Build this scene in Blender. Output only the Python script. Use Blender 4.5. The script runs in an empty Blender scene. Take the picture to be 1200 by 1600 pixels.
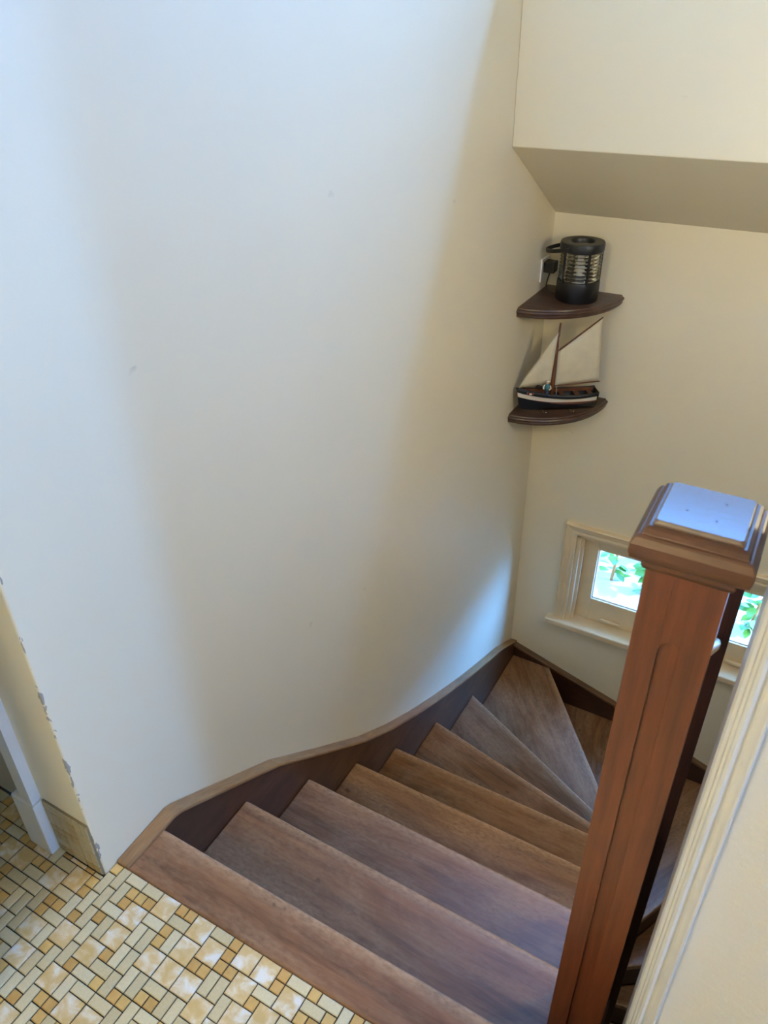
import bpy, bmesh, math, random
from mathutils import Vector, Matrix

random.seed(7)
scene = bpy.context.scene
C = scene.collection

# ------------------------------------------------------------------ camera
YAW, PITCH, ROLL = map(math.radians, (-30.364, 33.205, -0.947))
cam_d = bpy.data.cameras.new('camera')
cam = bpy.data.objects.new('camera', cam_d); C.objects.link(cam)
fw = Vector((math.sin(YAW) * math.cos(PITCH), math.cos(YAW) * math.cos(PITCH), -math.sin(PITCH)))
rt = Vector((math.cos(YAW), -math.sin(YAW), 0)); up = rt.cross(fw)
r2 = math.cos(ROLL) * rt + math.sin(ROLL) * up
u2 = -math.sin(ROLL) * rt + math.cos(ROLL) * up
cam.matrix_world = Matrix(((r2.x, u2.x, -fw.x, 0), (r2.y, u2.y, -fw.y, 0), (r2.z, u2.z, -fw.z, 1.55), (0, 0, 0, 1)))
cam_d.sensor_fit = 'VERTICAL'; cam_d.sensor_height = 24; cam_d.lens = 18; cam_d.clip_start = 0.02
cam_d.dof.use_dof = True; cam_d.dof.focus_distance = 2.2; cam_d.dof.aperture_fstop = 5.2
scene.camera = cam

# ------------------------------------------------------------------ sky and exposure
world = bpy.data.worlds.new('sky'); scene.world = world; world.use_nodes = True
bg = world.node_tree.nodes['Background']
bg.inputs[0].default_value = (0.12, 0.38, 1.0, 1); bg.inputs[1].default_value = 90.0
vs = scene.view_settings
vs.view_transform = 'Standard'; vs.look = 'None'; vs.gamma = 1.0; vs.use_curve_mapping = False
vs.exposure = -0.05

def portal(name, loc, rot, sx, sy):
    l = bpy.data.lights.new(name, 'AREA'); l.shape = 'RECTANGLE'; l.size = sx; l.size_y = sy
    l.cycles.is_portal = True
    o = bpy.data.objects.new(name, l); C.objects.link(o); o.location = loc; o.rotation_euler = rot
    return o
HP = math.pi / 2
sun_d = bpy.data.lights.new('sun', 'SUN'); sun_d.energy = 8.0; sun_d.angle = math.radians(0.6); sun_d.color = (1.0, 0.9, 0.72)
sun = bpy.data.objects.new('sun', sun_d); C.objects.link(sun); sun.location = (6, 5, 6)
sun.rotation_euler = Vector((0.7, 0.02, 0.71)).to_track_quat('Z', 'Y').to_euler()
portal('stair_window_portal', (-0.12, 3.30, -0.80), (-HP, 0, 0), 0.98, 0.36)
portal('gallery_window_portal', (1.14, 3.10, 2.89), (-HP, 0, 0), 4.2, 0.38)
portal('landing_window_portal', (3.38, 0.48, 0.80), (0, HP, 0), 0.86, 0.32)

# ------------------------------------------------------------------ helpers
def lin(r, g, b):
    f = lambda c: c / 12.92 if c <= 0.04045 else ((c + 0.055) / 1.055) ** 2.4
    return (f(r / 255), f(g / 255), f(b / 255), 1)

def mat(name):
    m = bpy.data.materials.new(name); m.use_nodes = True
    nt = m.node_tree
    return m, nt, nt.nodes['Principled BSDF']

def N(nt, typ, **kw):
    n = nt.nodes.new(typ)
    for k, v in kw.items():
        setattr(n, k, v)
    return n

def ramp(nt, src, stops):
    r = N(nt, 'ShaderNodeValToRGB')
    el = r.color_ramp.elements
    while len(el) < len(stops): el.new(0.5)
    for e, (p, c) in zip(el, stops):
        e.position = p; e.color = c
    nt.links.new(src, r.inputs[0]); return r.outputs[0]

def noise(nt, vec, scale, detail=4, rough=0.5, dist=0.0):
    n = N(nt, 'ShaderNodeTexNoise')
    n.inputs['Scale'].default_value = scale; n.inputs['Detail'].default_value = detail
    n.inputs['Roughness'].default_value = rough; n.inputs['Distortion'].default_value = dist
    if vec is not None: nt.links.new(vec, n.inputs['Vector'])
    return n.outputs['Fac']

def mapped(nt, scale=(1, 1, 1), per_object=True, coord='Object'):
    tc = N(nt, 'ShaderNodeTexCoord')
    src = tc.outputs[coord]
    if per_object:
        oi = N(nt, 'ShaderNodeObjectInfo'); mul = N(nt, 'ShaderNodeMath', operation='MULTIPLY')
        mul.inputs[1].default_value = 37.0; nt.links.new(oi.outputs['Random'], mul.inputs[0])
        add = N(nt, 'ShaderNodeVectorMath', operation='ADD')
        nt.links.new(src, add.inputs[0]); nt.links.new(mul.outputs[0], add.inputs[1]); src = add.outputs[0]
    mp = N(nt, 'ShaderNodeMapping'); mp.inputs['Scale'].default_value = scale
    nt.links.new(src, mp.inputs[0]); return mp.outputs[0]

def mix(nt, fac, a, b, mode='MIX'):
    m = N(nt, 'ShaderNodeMix', data_type='RGBA', blend_type=mode)
    for s, v in ((m.inputs[0], fac), (m.inputs[6], a), (m.inputs[7], b)):
        if hasattr(v, 'links'): nt.links.new(v, s)
        else: s.default_value = v
    return m.outputs[2]

def bump(nt, b, h, strength, dist=0.002):
    n = N(nt, 'ShaderNodeBump'); n.inputs['Strength'].default_value = strength; n.inputs['Distance'].default_value = dist
    nt.links.new(h, n.inputs['Height']); nt.links.new(n.outputs[0], b.inputs['Normal'])

def plain(name, col, rough=0.5, metal=0.0, var=0.06, vscale=12, coat=0.0, bmp=0.0, bscale=60):
    m, nt, b = mat(name)
    v = mapped(nt)
    f = noise(nt, v, vscale)
    lo = tuple(c * (1 - var) for c in col[:3]) + (1,); hi = tuple(min(1, c * (1 + var)) for c in col[:3]) + (1,)
    nt.links.new(ramp(nt, f, [(0.3, lo), (0.7, hi)]), b.inputs['Base Color'])
    b.inputs['Roughness'].default_value = rough; b.inputs['Metallic'].default_value = metal
    b.inputs['Coat Weight'].default_value = coat
    if bmp: bump(nt, b, noise(nt, v, bscale, 3), bmp)
    return m

def wood(name, dark, mid, light, rough=0.35, grain=(2.0, 26.0, 26.0), spec=0.5, worn=None, coat=0.0):
    """grain runs along local X; worn=(colour, depth) lightens a band behind local y=0 and scattered patches"""
    m, nt, b = mat(name)
    v = mapped(nt, grain)
    g = noise(nt, v, 1.0, 6, 0.62, 0.6)
    col = ramp(nt, g, [(0.28, dark), (0.5, mid), (0.74, light)])
    fine = noise(nt, mapped(nt, tuple(k * 5 for k in grain)), 1.0, 4, 0.6)
    col = mix(nt, 0.25, col, ramp(nt, fine, [(0.35, dark), (0.65, light)]))
    rg = b.inputs['Roughness']
    if worn:
        wc, depth = worn
        v2 = mapped(nt, (2.2, 5, 5))
        p = noise(nt, v2, 1.0, 7, 0.68, 0.8)
        patch = ramp(nt, p, [(0.40, (0, 0, 0, 1)), (0.68, (0.5, 0.5, 0.5, 1))])
        tc = N(nt, 'ShaderNodeTexCoord'); sx = N(nt, 'ShaderNodeSeparateXYZ'); nt.links.new(tc.outputs['Object'], sx.inputs[0])
        mr = N(nt, 'ShaderNodeMapRange'); mr.inputs[1].default_value = 0.0; mr.inputs[2].default_value = depth
        mr.inputs[3].default_value = 0.9; mr.inputs[4].default_value = 0.0; nt.links.new(sx.outputs[1], mr.inputs[0])
        mx = N(nt, 'ShaderNodeMath', operation='MAXIMUM'); nt.links.new(patch, mx.inputs[0]); nt.links.new(mr.outputs[0], mx.inputs[1])
        ml = N(nt, 'ShaderNodeMath', operation='MULTIPLY'); nt.links.new(mx.outputs[0], ml.inputs[0])
        f2 = noise(nt, mapped(nt, (60, 120, 60)), 1.0, 3, 0.6)
        rr = ramp(nt, f2, [(0.3, (0.35, 0.35, 0.35, 1)), (0.62, (1, 1, 1, 1))]); nt.links.new(rr, ml.inputs[1])
        col = mix(nt, ml.outputs[0], col, wc)
        spots = noise(nt, mapped(nt, (22, 30, 22)), 1.0, 2, 0.4)
        col = mix(nt, ramp(nt, spots, [(0.72, (0, 0, 0, 1)), (0.78, (0.6, 0.6, 0.6, 1))]), col, tuple(c * 0.45 for c in dark[:3]) + (1,))
        rv = N(nt, 'ShaderNodeMapRange'); rv.inputs[3].default_value = rough - 0.03; rv.inputs[4].default_value = rough + 0.14
        nt.links.new(p, rv.inputs[0]); nt.links.new(rv.outputs[0], rg)
    else:
        rg.default_value = rough
    nt.links.new(col, b.inputs['Base Color'])
    b.inputs['Specular IOR Level'].default_value = spec
    b.inputs['Coat Weight'].default_value = coat; b.inputs['Coat Roughness'].default_value = 0.12
    bump(nt, b, fine, 0.12, 0.001)
    return m

def paint(name, col, rough=0.55, bscale=90, bstr=0.08, scuff=True):
    m, nt, b = mat(name)
    v = mapped(nt, per_object=False)
    big = noise(nt, v, 1.3, 3)
    lo = tuple(c * 0.96 for c in col[:3]) + (1,)
    c = ramp(nt, big, [(0.35, lo), (0.65, col)])
    if scuff:
        s = noise(nt, mapped(nt, (9, 9, 16), False), 1.0, 3, 0.45, 0.3)
        c = mix(nt, ramp(nt, s, [(0.745, (0, 0, 0, 1)), (0.80, (0.5, 0.5, 0.5, 1))]), c, tuple(k * 0.62 for k in col[:3]) + (1,))
    nt.links.new(c, b.inputs['Base Color']); b.inputs['Roughness'].default_value = rough
    bump(nt, b, noise(nt, v, bscale, 3, 0.6), bstr, 0.003)
    return m

M = {}
CREAM = (0.80, 0.72, 0.535, 1)
M['wall'] = paint('cream_wall_paint', CREAM, 0.5)
def chipped(base_col):
    m = paint('chipped_cream_wall_paint', base_col, 0.5); nt = m.node_tree; b = nt.nodes['Principled BSDF']
    src = b.inputs['Base Color'].links[0].from_socket
    tc = N(nt, 'ShaderNodeTexCoord'); sp = N(nt, 'ShaderNodeSeparateXYZ'); nt.links.new(tc.outputs['Object'], sp.inputs[0])
    def near(sock, centre, width):
        d1 = N(nt, 'ShaderNodeMath', operation='SUBTRACT'); nt.links.new(sock, d1.inputs[0]); d1.inputs[1].default_value = centre
        d2 = N(nt, 'ShaderNodeMath', operation='ABSOLUTE'); nt.links.new(d1.outputs[0], d2.inputs[0])
        return d2.outputs[0]
    sm = N(nt, 'ShaderNodeMath', operation='ADD'); nt.links.new(near(sp.outputs[0], -1.015, 0), sm.inputs[0]); nt.links.new(near(sp.outputs[1], 0.521, 0), sm.inputs[1])
    nz = noise(nt, mapped(nt, (60, 60, 22), False), 1.0, 3, 0.6)
    lim = N(nt, 'ShaderNodeMapRange'); lim.inputs[1].default_value = 0.52; lim.inputs[2].default_value = 0.75; lim.inputs[3].default_value = 0.0; lim.inputs[4].default_value = 0.013
    nt.links.new(nz, lim.inputs[0])
    lt = N(nt, 'ShaderNodeMath', operation='LESS_THAN'); nt.links.new(sm.outputs[0], lt.inputs[0]); nt.links.new(lim.outputs[0], lt.inputs[1])
    nt.links.new(mix(nt, lt.outputs[0], src, (0.33, 0.31, 0.28, 1)), b.inputs['Base Color'])
    return m
M['wall_left'] = chipped(CREAM)
M['wall_rough'] = paint('textured_cream_paint', (0.87, 0.82, 0.72, 1), 0.55, 55, 0.6, True)
M['trim'] = plain('cream_gloss_trim', (0.76, 0.61, 0.39, 1), 0.4, var=0.04)
M['casing'] = plain('off_white_gloss_trim', (0.83, 0.80, 0.75, 1), 0.35, var=0.04)
M['ceiling'] = paint('ceiling_paint', (0.82, 0.79, 0.72, 1), 0.7, 90, 0.05, False)
M['tread'] = wood('worn_stair_wood', lin(78, 48, 28), lin(120, 80, 50), lin(150, 106, 70), 0.30, worn=(lin(190, 156, 124), 0.035))
M['riser'] = wood('dark_riser_wood', lin(50, 30, 24), lin(72, 46, 36), lin(92, 64, 50), 0.4)
M['string'] = wood('stair_string_wood', lin(54, 32, 20), lin(82, 52, 34), lin(106, 72, 48), 0.4, (26.0, 3.0, 8.0))
M['stringcap'] = wood('string_capping_wood', lin(116, 84, 54), lin(148, 112, 76), lin(172, 138, 98), 0.35, (26.0, 3.0, 8.0))
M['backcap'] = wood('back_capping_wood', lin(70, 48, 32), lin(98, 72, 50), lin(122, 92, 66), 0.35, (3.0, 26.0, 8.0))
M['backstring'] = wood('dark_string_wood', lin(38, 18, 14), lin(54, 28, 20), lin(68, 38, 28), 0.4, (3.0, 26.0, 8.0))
M['newel'] = wood('varnished_newel_wood', lin(80, 42, 26), lin(108, 58, 36), lin(126, 72, 46), 0.35, (30.0, 30.0, 2.0), coat=0.2)
M['newelcap'] = wood('varnished_cap_wood', lin(70, 46, 32), lin(92, 64, 46), lin(110, 80, 60), 0.22, (3.0, 26.0, 20.0), spec=1.0, coat=1.0)
M['newelbody'] = wood('cap_moulding_wood', lin(66, 40, 26), lin(90, 58, 39), lin(108, 72, 50), 0.38, (3.0, 26.0, 20.0))
M['darknewel'] = wood('dark_newel_wood', lin(44, 22, 18), lin(58, 32, 24), lin(72, 42, 32), 0.35, (30.0, 30.0, 2.0))
M['shelf'] = wood('shelf_walnut', lin(54, 36, 30), lin(76, 54, 44), lin(96, 70, 56), 0.35, (4.0, 30.0, 10.0))
M['bounce_dark'] = wood('dark_unseen_wood', lin(52, 36, 28), lin(74, 52, 40), lin(92, 66, 52), 0.6, (12.0, 12.0, 1.0))  # dark finish put on unseen surfaces to soak up bounced window light
M['grout'] = plain('dark_grout', lin(52, 50, 46), 0.9)
M['grout_light'] = plain('beige_grout', lin(130, 118, 94), 0.9)
M['black'] = plain('black_powder_coat', lin(14, 16, 24), 0.4)
M['cable'] = plain('black_rubber', lin(18, 18, 20), 0.5)
M['plastic'] = plain('white_plastic', lin(225, 220, 208), 0.35, var=0.02)
M['hull'] = plain('blue_black_hull_paint', lin(20, 26, 36), 0.35)
M['stripe'] = plain('white_hull_stripe', lin(214, 206, 194), 0.5)
M['boatwood'] = wood('boat_wood', lin(74, 42, 28), lin(104, 62, 42), lin(128, 82, 56), 0.45, (40.0, 40.0, 6.0))
M['canvas'] = plain('cream_sailcloth', lin(208, 198, 172), 0.9, var=0.07, vscale=18, bmp=0.5, bscale=40)
M['rope'] = plain('pale_rope', lin(206, 198, 180), 0.8)
M['red'] = plain('red_enamel', lin(150, 42, 34), 0.4)
M['teal'] = plain('teal_enamel', lin(52, 110, 122), 0.4)
M['navy'] = plain('navy_enamel', lin(24, 38, 66), 0.4)
M['skin'] = plain('figure_cream_enamel', lin(222, 200, 178), 0.5)
M['steel'] = plain('bright_steel', lin(200, 200, 200), 0.25, metal=1.0)
M['paving'] = plain('pale_paving', (0.36, 0.34, 0.30, 1), 0.9, var=0.15, vscale=6)
M['door'] = plain('cream_door_paint', (0.66, 0.56, 0.42, 1), 0.4, var=0.03)
M['stem'] = plain('orange_brown_stem', lin(176, 116, 60), 0.7, var=0.2)

def leaf_mat():
    m, nt, b = mat('green_leaf')
    oi = N(nt, 'ShaderNodeObjectInfo')
    c = ramp(nt, oi.outputs['Random'], [(0.0, lin(52, 92, 26)), (0.5, lin(70, 112, 36)), (1.0, lin(44, 88, 60))])
    f = noise(nt, mapped(nt), 30, 3)
    nt.links.new(mix(nt, f, c, lin(84, 124, 48)), b.inputs['Base Color'])
    b.inputs['Roughness'].default_value = 0.35
    return m
M['leaf'] = leaf_mat()

def glass_mat(name, rough=0.0, tint=(1, 1, 1, 1)):
    m, nt, b = mat(name)
    b.inputs['Transmission Weight'].default_value = 1.0; b.inputs['Roughness'].default_value = rough
    b.inputs['IOR'].default_value = 1.45
    f = noise(nt, mapped(nt), 8)
    t2 = tuple(k * 0.97 for k in tint[:3]) + (1,)
    nt.links.new(ramp(nt, f, [(0.3, tint), (0.7, t2)]), b.inputs['Base Color'])
    return m
M['lens'] = glass_mat('lantern_lens_glass', 0.12, (0.93, 0.94, 0.92, 1))

def pane_mat():
    m, nt, b = mat('window_glass')
    out = nt.nodes['Material Output']
    tr = N(nt, 'ShaderNodeBsdfTransparent'); gl = N(nt, 'ShaderNodeBsdfGlossy'); gl.inputs['Roughness'].default_value = 0.02
    f = noise(nt, mapped(nt), 3)
    nt.links.new(ramp(nt, f, [(0.3, (0.95, 0.97, 0.97, 1)), (0.7, (0.97, 0.98, 0.98, 1))]), tr.inputs[0])
    fc = N(nt, 'ShaderNodeLayerWeight'); pw = N(nt, 'ShaderNodeMath', operation='POWER'); pw.inputs[1].default_value = 5.0
    nt.links.new(fc.outputs['Facing'], pw.inputs[0])
    lw = N(nt, 'ShaderNodeMath', operation='MULTIPLY_ADD'); nt.links.new(pw.outputs[0], lw.inputs[0])
    lw.inputs[1].default_value = 0.92; lw.inputs[2].default_value = 0.04
    ms = N(nt, 'ShaderNodeMixShader'); nt.links.new(lw.outputs[0], ms.inputs[0]); nt.links.new(tr.outputs[0], ms.inputs[1]); nt.links.new(gl.outputs[0], ms.inputs[2])
    nt.links.new(ms.outputs[0], out.inputs[0])
    return m
M['pane'] = pane_mat()

def tile_mats():
    m, nt, b = mat('ochre_mosaic_tile')
    oi = N(nt, 'ShaderNodeObjectInfo')
    c = ramp(nt, oi.outputs['Random'], [(0, lin(196, 152, 82)), (0.5, lin(214, 170, 96)), (1, lin(226, 188, 114))])
    f = noise(nt, mapped(nt), 70, 3)
    nt.links.new(mix(nt, 0.25, c, ramp(nt, f, [(0.3, lin(170, 136, 84)), (0.7, lin(214, 184, 128))])), b.inputs['Base Color'])
    b.inputs['Roughness'].default_value = 0.38; M['tile_s'] = m
    m, nt, b = mat('stone_beige_mosaic_tile')
    oi = N(nt, 'ShaderNodeObjectInfo')
    c = ramp(nt, oi.outputs['Random'], [(0, lin(204, 184, 138)), (0.5, lin(218, 200, 154)), (1, lin(228, 212, 170))])
    f = noise(nt, mapped(nt), 220, 3)
    nt.links.new(mix(nt, 0.15, c, ramp(nt, f, [(0.35, lin(160, 152, 126)), (0.65, lin(212, 206, 182))])), b.inputs['Base Color'])
    b.inputs['Roughness'].default_value = 0.42; M['tile_r'] = m
    m, nt, b = mat('marbled_mosaic_tile')
    f = noise(nt, mapped(nt, (34, 40, 20)), 1.0, 4, 0.5, 0.4)
    c = ramp(nt, f, [(0.34, lin(214, 180, 118)), (0.48, lin(222, 194, 142)), (0.58, lin(232, 216, 186)), (0.68, lin(240, 234, 224))])
    nt.links.new(c, b.inputs['Base Color']); b.inputs['Roughness'].default_value = 0.32; M['tile_l'] = m
tile_mats()
M['tile_b'] = plain('beige_wall_tile', lin(176, 162, 130), 0.5, var=0.08, vscale=60)
M['tile_c'] = plain('tan_wall_tile', lin(168, 146, 106), 0.5, var=0.08, vscale=60)

def link(o, parent=None):
    C.objects.link(o)
    if parent is not None: o.parent = parent
    return o

def obj(name, bm, m, parent=None, smooth=False, bev=0.0, seg=2, loc=None, auto=None):
    me = bpy.data.meshes.new(name)
    bmesh.ops.recalc_face_normals(bm, faces=bm.faces[:])
    bm.to_mesh(me); bm.free()
    me.materials.append(M[m] if isinstance(m, str) else m)
    if smooth:
        for p in me.polygons: p.use_smooth = True
    o = link(bpy.data.objects.new(name, me), parent)
    if loc: o.location = loc
    if bev:
        md = o.modifiers.new('bevel', 'BEVEL'); md.width = bev; md.segments = seg; md.limit_method = 'ANGLE'; md.angle_limit = math.radians(40)
    if smooth and auto:
        me.set_sharp_from_angle(angle=math.radians(auto))
    return o

def tag(o, label, cat, group=None, kind=None):
    o['label'] = label; o['category'] = cat
    if group: o['group'] = group
    if kind: o['kind'] = kind
    return o

def thing(name, label, cat, loc=(0, 0, 0), rz=0, group=None, kind=None):
    o = bpy.data.objects.new(name, None); C.objects.link(o); o.empty_display_size = 0.05
    o.location = loc; o.rotation_euler = (0, 0, rz)
    return tag(o, label, cat, group, kind)

def box(bm, x0, x1, y0, y1, z0, z1):
    vs_ = [bm.verts.new((x, y, z)) for x in (x0, x1) for y in (y0, y1) for z in (z0, z1)]
    for f in ((0, 1, 3, 2), (4, 6, 7, 5), (0, 4, 5, 1), (2, 3, 7, 6), (0, 2, 6, 4), (1, 5, 7, 3)):
        bm.faces.new([vs_[i] for i in f])
    return bm

def B(*a): return box(bmesh.new(), *a)

def prism(bm, pts, fn, a, b):
    """extrude 2-D polygon pts; fn(p, t) -> 3-D point"""
    lo = [bm.verts.new(fn(p, a)) for p in pts]; hi = [bm.verts.new(fn(p, b)) for p in pts]
    n = len(pts)
    bm.faces.new(lo); bm.faces.new(hi[::-1])
    for i in range(n): bm.faces.new((lo[i], hi[i], hi[(i + 1) % n], lo[(i + 1) % n]))
    return bm
YZ = lambda p, t: (t, p[0], p[1])
XZ = lambda p, t: (p[0], t, p[1])
XY = lambda p, t: (p[0], p[1], t)

def tube(bm, pts, rad, seg=8, closed=False):
    pts = [Vector(p) for p in pts]; n = len(pts); rings = []
    ref = None
    for i, p in enumerate(pts):
        if closed: t = pts[(i + 1) % n] - pts[i - 1]
        else: t = pts[min(i + 1, n - 1)] - pts[max(i - 1, 0)]
        t.normalize()
        if ref is None: ref = t.orthogonal().normalized()
        ref = (ref - t * ref.dot(t)).normalized(); bn = t.cross(ref)
        r = rad[i] if isinstance(rad, (list, tuple)) else rad
        rings.append([bm.verts.new(p + r * (math.cos(a) * ref + math.sin(a) * bn)) for a in [2 * math.pi * k / seg for k in range(seg)]])
    for i in range(n if closed else n - 1):
        a, b = rings[i], rings[(i + 1) % n]
        for k in range(seg): bm.faces.new((a[k], a[(k + 1) % seg], b[(k + 1) % seg], b[k]))
    if not closed:
        bm.faces.new(rings[0][::-1]); bm.faces.new(rings[-1])
    return bm

def lathe(bm, prof, seg=40, cx=0, cy=0, closed=True):
    rings = []
    for r, z in prof:
        rings.append([bm.verts.new((cx + r * math.cos(2 * math.pi * k / seg), cy + r * math.sin(2 * math.pi * k / seg), z)) for k in range(seg)])
    n = len(prof)
    for i in range(n if closed else n - 1):
        a, b = rings[i], rings[(i + 1) % n]
        for k in range(seg): bm.faces.new((a[k], a[(k + 1) % seg], b[(k + 1) % seg], b[k]))
    if not closed:
        if prof[0][0] > 0: bm.faces.new(rings[0][::-1])
        if prof[-1][0] > 0: bm.faces.new(rings[-1])
    return bm

def ball(bm, c, r, sz=1.0, seg=12):
    ret = bmesh.ops.create_uvsphere(bm, u_segments=seg, v_segments=seg // 2 + 2, radius=r)
    for v in ret['verts']: v.co = Vector((v.co.x, v.co.y, v.co.z * sz)) + Vector(c)
    return bm

# ------------------------------------------------------------------ setting: walls, ceilings
XW, YB, YU = -1.015, 3.12, 2.601
ZL, ZT = -3.2, 3.25           # lower floor, stairwell ceiling
ZC = 2.5                      # landing ceiling
def struct(name, bm, m, label, cat, **k):
    return tag(obj(name, bm, m, **k), label, cat, kind='structure')

wl = bmesh.new(); box(wl, -1.22, XW, 0.521, 3.32, ZL, ZT)
wall_left = struct('wall_left', wl, 'wall_left', 'tall scuffed cream plaster wall beside the stairs', 'wall', bev=0.004)

bm = bmesh.new()
box(bm, XW, -0.735, YB, 3.32, ZL, 0.87); box(bm, 0.495, 1.0, YB, 3.32, ZL, 0.87)
box(bm, -0.735, 0.495, YB, 3.32, ZL, -1.15); box(bm, -0.735, 0.495, YB, 3.32, -0.60, 0.87)
struct('wall_back', bm, 'wall', 'cream wall under the sloping soffit with the low window and corner shelves', 'wall')

bm = bmesh.new()
ZS = 2.0
prism(bm, [(YU, 1.168), (YB, 0.866), (3.32, 0.866), (3.32, ZS), (YU, ZS)], YZ, XW, 1.0)
struct('wall_upper', bm, 'wall', 'cream wall above the stairs with its sloping underside', 'wall', bev=0.003)
bm = bmesh.new()
XG = 3.3                      # unseen upper floor, drawn out to the right for more window light
box(bm, XW, XG, 3.0, 3.12, ZS, 2.70); box(bm, XW, XG, 3.0, 3.06, 3.08, ZT); box(bm, XG - 0.06, XG, 3.0, 3.12, 2.70, 3.08)
struct('wall_gallery', bm, 'wall', 'cream upper wall around the high strip window', 'wall')
bm = bmesh.new(); box(bm, 1.0, 1.12, 0.87, 3.32, ZL, ZS - 0.1)
struct('wall_stairwell', bm, 'bounce_dark', 'unseen wall on the far side of the lower flight, darkened to cut bounced light', 'wall')
bm = bmesh.new(); box(bm, 1.0, XG, 0.87, 3.12, ZS - 0.1, ZS)
struct('floor_upper', bm, 'bounce_dark', 'unseen upper floor beside the stairwell, darkened to cut bounced light', 'floor')
bm = bmesh.new(); box(bm, XG, XG + 0.1, 0.77, 3.12, ZS, ZT)
struct('wall_gallery_end', bm, 'bounce_dark', 'unseen end wall of the upper floor, darkened to cut bounced light', 'wall')
bm = bmesh.new(); box(bm, 0.045, 3.3, 0.77, 0.87, ZL, ZT); box(bm, XW, 0.045, 0.77, 0.87, ZC, ZT)
struct('wall_right', bm, 'wall_rough', 'textured cream wall beside the newel post at the right edge', 'wall')
bm = bmesh.new(); box(bm, -2.3, XW, 0.521, 0.66, 2.05, ZC); box(bm, -2.3, -2.05, 0.521, 0.66, 0, 2.05); box(bm, -2.05, -1.22, 0.61, 0.66, 0, 2.05)
struct('wall_front_left', bm, 'wall', 'cream wall around the doorway at the left edge', 'wall')
bm = bmesh.new(); box(bm, -1.05, -0.97, -1.7, 0.0, 0, ZC)
struct('wall_lamp_blocker', bm, 'wall', 'short unseen wall added behind the viewer to block lamp light', 'wall')  # added out of view, keeps lamp light off the left of the landing
bm = bmesh.new(); box(bm, -2.4, -2.3, -1.7, 0.66, 0, ZC)
struct('wall_landing_left', bm, 'wall', 'cream end wall of the landing', 'wall')
bm = bmesh.new(); box(bm, -2.4, 3.4, -1.8, -1.7, 0, ZC)
struct('wall_landing_behind', bm, 'wall', 'cream landing wall behind the viewer', 'wall')
bm = bmesh.new()
box(bm, 3.3, 3.4, -1.7, 0.3, 0, ZC); box(bm, 3.3, 3.4, 0.66, 0.87, 0, ZC); box(bm, 3.3, 3.4, 0.3, 0.66, 0, 0.35); box(bm, 3.3, 3.4, 0.3, 0.66, 1.25, ZC)
struct('wall_landing_right', bm, 'wall', 'cream end wall of the landing with a window', 'wall')
bm = bmesh.new(); box(bm, -2.4, 3.4, -1.8, 0.87, ZC, ZC + 0.1)
struct('ceiling', bm, 'ceiling', 'plain landing ceiling', 'ceiling')
bm = bmesh.new(); box(bm, -1.22, XG + 0.1, 0.77, 3.06, ZT, ZT + 0.1)
struct('ceiling_stairwell', bm, 'bounce_dark', 'unseen ceiling high above the stairs, darkened to cut bounced light', 'ceiling')
bm = bmesh.new(); box(bm, -1.22, 3.3, -1.7, 3.32, ZL - 0.1, ZL)
struct('floor_lower', bm, 'riser', 'dark floor at the foot of the stairs', 'floor')
bm = bmesh.new(); box(bm, -1.22, 3.4, -1.8, -1.7, ZL, -0.25); box(bm, 3.3, 3.4, -1.7, 0.87, ZL, 0.0); box(bm, -1.22, -1.1, -1.7, 0.521, ZL, -0.25)
struct('wall_lower', bm, 'wall', 'cream wall at the foot of the stairs', 'wall')

# door and casing at the left edge
d = thing('door_1', 'cream door beyond the casing at the left edge', 'door', (-1.635, 0.557, 0), kind='structure')
obj('door_leaf', B(-0.40, 0.40, 0, 0.04, 0.0, 2.03), 'door', d, bev=0.002)
obj('panel_moulding', box(box(B(-0.28, 0.28, -0.008, 0, 1.1, 1.12), -0.28, 0.28, -0.008, 0, 1.85, 1.87), -0.28, -0.26, -0.008, 0, 1.12, 1.85), 'door', d)
hb = bmesh.new(); lathe(hb, [(0.0, 0), (0.012, 0), (0.012, 0.03), (0.026, 0.04), (0.028, 0.055), (0.018, 0.068), (0.0, 0.07)], 16, closed=False)
k = obj('door_knob', hb, 'steel', d, smooth=True, loc=(-0.33, 0.0, 1.0)); k.rotation_euler = (HP, 0, 0)
t = thing('door_casing', 'cream door casing on a plinth block at the left edge', 'door casing', (-1.187, 0.521, 0), kind='structure')
obj('plinth_block', B(-0.036, 0.036, -0.026, 0.0, 0, 0.165), 'casing', t, bev=0.003)
prof = [(-0.030, 0), (-0.030, -0.012), (-0.020, -0.012), (-0.016, -0.018), (0.012, -0.018), (0.018, -0.022), (0.030, -0.022), (0.030, 0)]
obj('casing_moulding', prism(bmesh.new(), prof, XY, 0.165, 2.1), 'casing', t)

# casing on the end of the right wall
t = thing('trim_1', 'moulded off-white casing on the end of the right wall', 'casing', (0.033, 0.77, 0), kind='structure')
prof = [(0, 0.10), (0, -0.010), (0.003, -0.014), (0.007, -0.014), (0.009, -0.011), (0.012, -0.011), (0.014, -0.018), (0.018, -0.020), (0.022, -0.018),
        (0.026, -0.010), (0.030, -0.009), (0.034, -0.012), (0.038, -0.018), (0.041, -0.018), (0.043, -0.014), (0.043, 0.0), (0.012, 0.0), (0.012, 0.10)]
obj('casing_moulding', prism(bmesh.new(), prof, XY, -0.25, ZC), 'casing', t, smooth=True, auto=30)

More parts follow.
